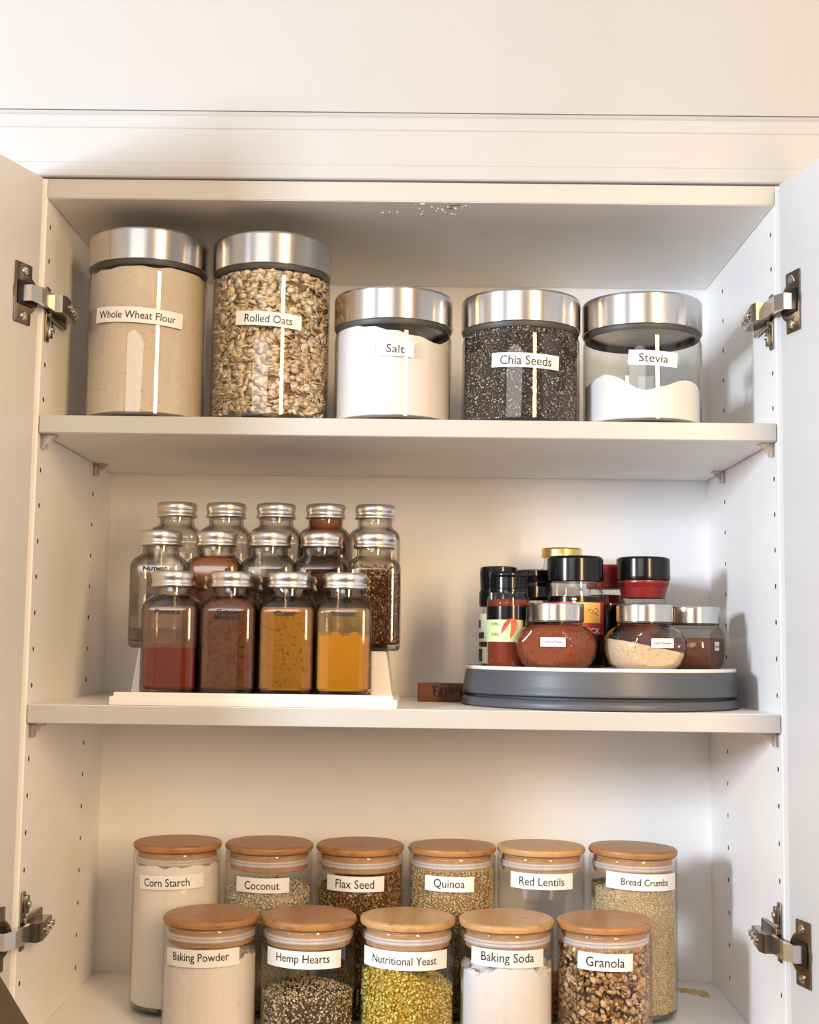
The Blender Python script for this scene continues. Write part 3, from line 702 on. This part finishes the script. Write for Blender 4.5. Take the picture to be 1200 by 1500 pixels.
def ball_jar(label, x, y, az, d, mat, level, lab_off, txt, lw=.0235):
    t = tjar('round_spice_jar', label, x, y)
    obj('glass_body', ball_shape(1, az, d=d), M['glass'], t, 28)
    obj('contents', ball_shape(.955, az, level=level, d=d), mat, t, 28)
    obj('lid', lathe([(0, .0445), (.0250, .0445), (.0258, .0450), (.0258, .0592), (.0252, .0604), (.0235, .0608), (0, .0608)], 64), M['steel'], t, 40)
    obj('gasket', lathe([(.022, .0432), (.0252, .0434), (.0252, .0447), (.022, .0447)], 56), M['gasket'], t)
    # flat paper label on the flat face
    n = Vector((sin(az), -cos(az), 0)); u = Vector((cos(az), sin(az), 0))
    fn = lambda off: (lambda a, b: tuple(n * (d + off) + u * (lab_off[0] + a) + Vector((0, 0, lab_off[1] + b))))
    hh = .0042; f0, f1 = fn(.0003), fn(.0006); mb = MB()
    loft([[f0(-lw / 2, -hh), f0(lw / 2, -hh), f0(lw / 2, hh), f0(-lw / 2, hh)], [f1(-lw / 2, -hh), f1(lw / 2, -hh), f1(lw / 2, hh), f1(-lw / 2, hh)]], mb)
    l = obj('label', mb, M['paper'], t, 0)
    letters(txt, lw * .82, .0034, fn(.0008), 'lettering', M['ink'], l, .004)
    return t
cay = speckled('cayenne', (.23, .052, .017), (.09, .018, .008), (.36, .12, .045), 750, bmp=.0006, dpos=.45)
gpw = speckled('garlic_powder', (.62, .47, .31), (.46, .32, .19), (.68, .54, .38), 350, bmp=.0003, dpos=.42)
brn = speckled('brown_powder', (.14, .045, .02), (.07, .02, .01), (.2, .08, .04), 400)
ball_jar('round steel-lidded jar full of rust-red ground pepper, at the front of the turntable', .1395, .064, R_(-22), .0300, cay, lambda x, y: .041, (.006, .0252), 'Cayenne Pepper')
ball_jar('round steel-lidded jar half full of cream powder, beside the rust-red pepper jar', .2212, .064, R_(14), .0300, gpw, lambda x, y: .0228 - .19 * x, (.004, .0255), 'Garlic Powder', .0215)
ball_jar('round steel-lidded jar of dark brown powder with its label facing the right side', .2765, .117, R_(62), .0240, brn, lambda x, y: .0310, (-.004, .0235), 'Cumin', .0150)

# chili jar
t = tjar('chili_jar', 'slim jar with a black cap, a green label and two red chilies on it', .0972, .0905)
obj('glass_body', lathe([(0, .0005), (.017, .0005), (.0195, .002), (.0203, .006), (.0203, .0610), (.0196, .0660), (.0180, .0690), (.0180, .0722)], 56), M['glass'], t)
obj('contents', lathe([(0, .0018), (.017, .0018), (.0190, .006), (.0190, .0600), (.0182, .0645), (0, .0650)], 48), speckled('chili_powder', (.18, .028, .011), (.09, .014, .008), (.26, .05, .022), 500, bmp=.0006), t)
cp = [(0, .0715), (.0186, .0715), (.0186, .0742), (.0178, .0750), (.0178, .0855), (.0183, .0862), (.0183, .0892), (.0172, .0907), (0, .0908)]
obj('cap', lathe(cp, 56), M['black_plastic'], t, 40)
rb = MB()
for i in range(28):
    a = 2 * pi * i / 28; box(.0176, .0183, -.0006, .0006, .0752, .0852, rb, 0, 1, Matrix.Rotation(a, 4, 'Z'))
obj('cap_ribs', rb, M['black_plastic'], t, 0)
def band(parent, name, R, a0, a1, z0, z1, mat, off=.0004, n=20):
    mb = MB(); loft([[((R + o_) * sin(a), -(R + o_) * cos(a), z) for o_, z in ((0, z0), (off, z0), (off, z1), (0, z1))] for a in [R_(a0 + (a1 - a0) * i / n) for i in range(n + 1)]], mb)
    return obj(name, mb, mat, parent, 30)
gl_ = plain('pale_green_label', (.56, .70, .33), .45)
lb = band(t, 'label', .0203, -85, 38, .0250, .0580, gl_)
band(t, 'label_top', .0203, -85, 50, .0455, .0580, M['black_plastic'], .0006)
sidel = band(t, 'side_label', .0203, 48, 100, .0330, .0570, plain('green_side', (.42, .58, .16), .45), .0007)
for k in range(6): band(sidel, 'print_line', .0203, 54 + (k % 2) * 4, 92, .0362 + k * .0033, .0375 + k * .0033, M['ink'], .0010, 8)
chm = plain('printed_red', (.62, .035, .025), .4)
def chili(pts, ws, off):
    mb = MB(); L_, Rr = [], []
    for (x, z), wd in zip(pts, ws): L_.append((x - wd, z)); Rr.append((x + wd, z))
    f = lambda x, z, o_: ((.0203 + o_) * sin(x / .0203), -(.0203 + o_) * cos(x / .0203), z)
    loft([[f(l[0], l[1], .0004), f(r[0], r[1], .0004), f(r[0], r[1], off), f(l[0], l[1], off)] for l, r in zip(L_, Rr)], mb)
    return mb
obj('chili_print', chili([(.0000, .0462), (-.0028, .0420), (-.0055, .0370), (-.0078, .0325)], [.0014, .0024, .0018, .0003], .0008), chm, lb, 0)
obj('chili_print', chili([(.0028, .0462), (.0042, .0420), (.0036, .0370), (.0016, .0318), (.0006, .0285)], [.0018, .0030, .0026, .0014, .0003], .0011), plain('printed_red_light', (.74, .06, .04), .4), lb, 0)
for k, s_ in enumerate(('CHILI', 'CHILI')):
    letters(s_, .0085, .0045, on_cyl(.0203, R_(-40), .0415 - k * .0095, 0, .0006), 'lettering', plain('green_ink', (.03, .08, .02), .6), lb, .01)

# grinder-like black-capped jars behind
def grinder(label, x, y, r, zc, zt, red=False):
    t = tjar('capped_spice_jar', label, x, y)
    obj('glass_body', lathe([(0, .0004), (r * .85, .0004), (r * .95, .003), (r * .95, zc - .012), (r * .82, zc - .004), (r * .82, zc + .001)], 48), M['glass'], t)
    obj('contents', lathe([(0, .0012), (r * .80, .0012), (r * .88, .004), (r * .88, zc - .016), (0, zc - .014)], 40), dark, t)
    obj('cap', lathe([(0, zc), (r * .96, zc), (r, zc + .003), (r, zc + .014), (r * .93, zc + .017), (r * .97, zt - .006), (r * .93, zt - .001), (r * .8, zt), (0, zt)], 48), M['black_plastic'], t, 40)
    return t
g = grinder('black-capped spice jar half hidden behind the chili jar at the turntable edge', .0905, .1325, .0193, .0222 + .0365, .0616 + .0365)
l = band(g, 'label', .0183, -100, 60, .004, .052, plain('cream_print', (.62, .55, .42), .5), .0005)
for k, (a0, a1, z0, z1) in enumerate(((-92, -60, .006, .018), (-88, -52, .028, .034), (-96, -70, .038, .046), (-80, -40, .020, .025))):
    band(l, 'print_block', .0183, a0, a1, z0, z1, M['ink'], .0009, 6)
grinder('black-capped spice jar between the chili jar and the big orange-labelled jar', .1262, .1660, .0200, .0300 + .0365, .0607 + .0365)

# big jar with the orange and red label
t = tjar('labelled_spice_jar', 'large black-capped jar with an orange and red label, behind the rust-red pepper jar', .1648, .1315)
r = .0285
obj('glass_body', lathe([(0, .0004), (.024, .0004), (.0272, .002), (r - .0006, .006), (r - .0006, .0700), (.0270, .0745), (.0250, .0780), (.0245, .0850)], 64), M['glass'], t)
obj('contents', lathe([(0, .0015), (.023, .0015), (.0268, .006), (.0268, .0660), (.0250, .0700), (0, .0705)], 56), dark, t)
obj('cap', lathe([(0, .0838), (.0268, .0838), (.0276, .0846), (.0276, .1060), (.0264, .1082), (.0250, .1088), (0, .1088)], 64), M['black_plastic'], t, 40)
l = band(t, 'label', r - .0006, -105, 105, .004, .0690, M['black_plastic'], .0004, 40)
red = plain('label_red', (.36, .02, .018), .4); org = plain('label_orange', (.80, .46, .12), .4)
band(l, 'red_field', r - .0006, -70, 68, .0330, .0640, red, .0007, 30)
band(l, 'orange_field', r - .0006, -12, 50, .0440, .0635, org, .0010, 20)
band(l, 'red_corner', r - .0006, -60, -13, .0480, .0635, plain('label_bright_red', (.62, .06, .025), .4), .0010, 12)
letters('ECK', .0150, .0050, on_cyl(r - .0006, R_(32), .0368, 0, .0011), 'lettering', M['white_ink'], l, .01)
sq = MB()
for pts in ([(18, .0555), (24, .0575), (30, .0560), (26, .0535), (33, .0530)], [(34, .0575), (39, .0585), (43, .0555), (38, .0530), (35, .0545), (40, .0515), (44, .0520)]):
    tube([((r + .0006) * sin(R_(a)), -(r + .0006) * cos(R_(a)), z) for a, z in pts], .0003, 5, sq)
obj('print_flourish', sq, M['ink'], l)
em = MB()
for k, (w2, z) in enumerate(((.0050, .0585), (.0030, .0610), (.0016, .0635), (.0022, .0665))):
    box(-w2, w2, -(r + .0011), -(r - .002), z - .0012, z + .0012, em, .0004, 1, Matrix.Rotation(R_(-8), 4, 'Z'))
obj('crest_print', em, M['white_ink'], l, 0)

# gold-lidded jar at the back
t = tjar('gold_lid_jar', 'tall jar with a shiny gold lid, standing behind the big black-capped jar', .1600, .2080)
obj('glass_body', lathe([(0, .0004), (.0185, .0004), (.0200, .003), (.0200, .100), (.0185, .108), (.0180, .114)], 48), M['glass'], t)
obj('contents', lathe([(0, .0012), (.0175, .0012), (.0188, .004), (.0188, .070), (0, .072)], 40), rust, t)
obj('lid', lathe([(0, .1125), (.0203, .1125), (.0211, .1133), (.0208, .1150), (.0211, .1205), (.0200, .1222), (.0185, .1216), (0, .1216)], 56), M['gold'], t, 50)

# red-capped jar
t = tjar('red_cap_jar', 'spice jar with a red cap and a black label, between the two largest black caps', .2040, .1960)
obj('glass_body', lathe([(0, .0004), (.0185, .0004), (.0205, .003), (.0205, .066), (.0180, .075), (.0170, .082)], 48), M['glass'], t)
obj('contents', lathe([(0, .0012), (.018, .0012), (.0192, .004), (.0192, .066), (.0165, .074), (0, .075)], 40), speckled('deep_red_spice', (.14, .015, .01), (.08, .008, .006), (.2, .03, .02), 300), t)
obj('cap', lathe([(0, .0805), (.0196, .0805), (.0200, .0815), (.0192, .1030), (.0180, .1048), (0, .1050)], 48), M['red_plastic'], t, 40)
l = band(t, 'label', .0205, -80, 80, .006, .0640, M['black_plastic'], .0005)
band(l, 'white_stripe', .0205, -24, -14, .010, .0620, plain('stripe_print', (.36, .32, .28), .5), .0008, 4)
letters('F', .0036, .0058, on_cyl(.0205, R_(12), .0330, 0, .0010), 'lettering', plain('grey_print', (.3, .3, .3), .5), l, .01)

# wide black cap with red collar
t = tjar('red_collar_jar', 'flared jar with a wide black cap and red collar, behind the cream powder jar', .2350, .1530)
obj('glass_body', lathe([(0, .0004), (.021, .0004), (.0240, .003), (.0245, .010), (.0262, .050), (.0262, .058), (.0220, .0665), (.0205, .0700), (.0205, .0760)], 56), M['glass'], t)
obj('contents', lathe([(0, .0012), (.020, .0012), (.0232, .008), (.0250, .050), (.0248, .057), (.0212, .064), (0, .065)], 48), speckled('red_brown_spice', (.26, .06, .025), (.14, .03, .015), (.38, .13, .07), 300, bmp=.001), t)
obj('collar', lathe([(.0195, .0700), (.0212, .0700), (.0235, .0800), (.0256, .0845), (.0252, .0868), (.0195, .0868)], 56), plain('dark_red_collar', (.22, .018, .016), .3), t, 40)
obj('cap', lathe([(0, .0866), (.0250, .0866), (.0264, .0880), (.0266, .0905), (.0264, .1080), (.0252, .1096), (.0235, .1102), (0, .1102)], 64), M['black_plastic'], t, 40)

# ------------------------------------------------------------------ pendant lamp whose shade cuts the lower left corner
pl = thing('pendant_lamp', 'dark olive conical lamp shade cutting across the lower left corner', 'lamp', (-.3015, -.36, -.417))
obj('shade', lathe([(.183, 0), (.184, .001), (.034, .250), (.030, .258), (0, .260), (0, .258), (.029, .255), (.182, .0015)], 72), M['olive'], pl)
obj('cord', tube([(0, 0, .255), (0, 0, .7), (0, 0, 1.49)], .0014, 8), M['gasket'], pl)
obj('ceiling_rose', lathe([(0, 1.477), (.04, 1.479), (.045, 1.487), (.045, 1.4968), (0, 1.4968)], 32), M['olive'], pl)
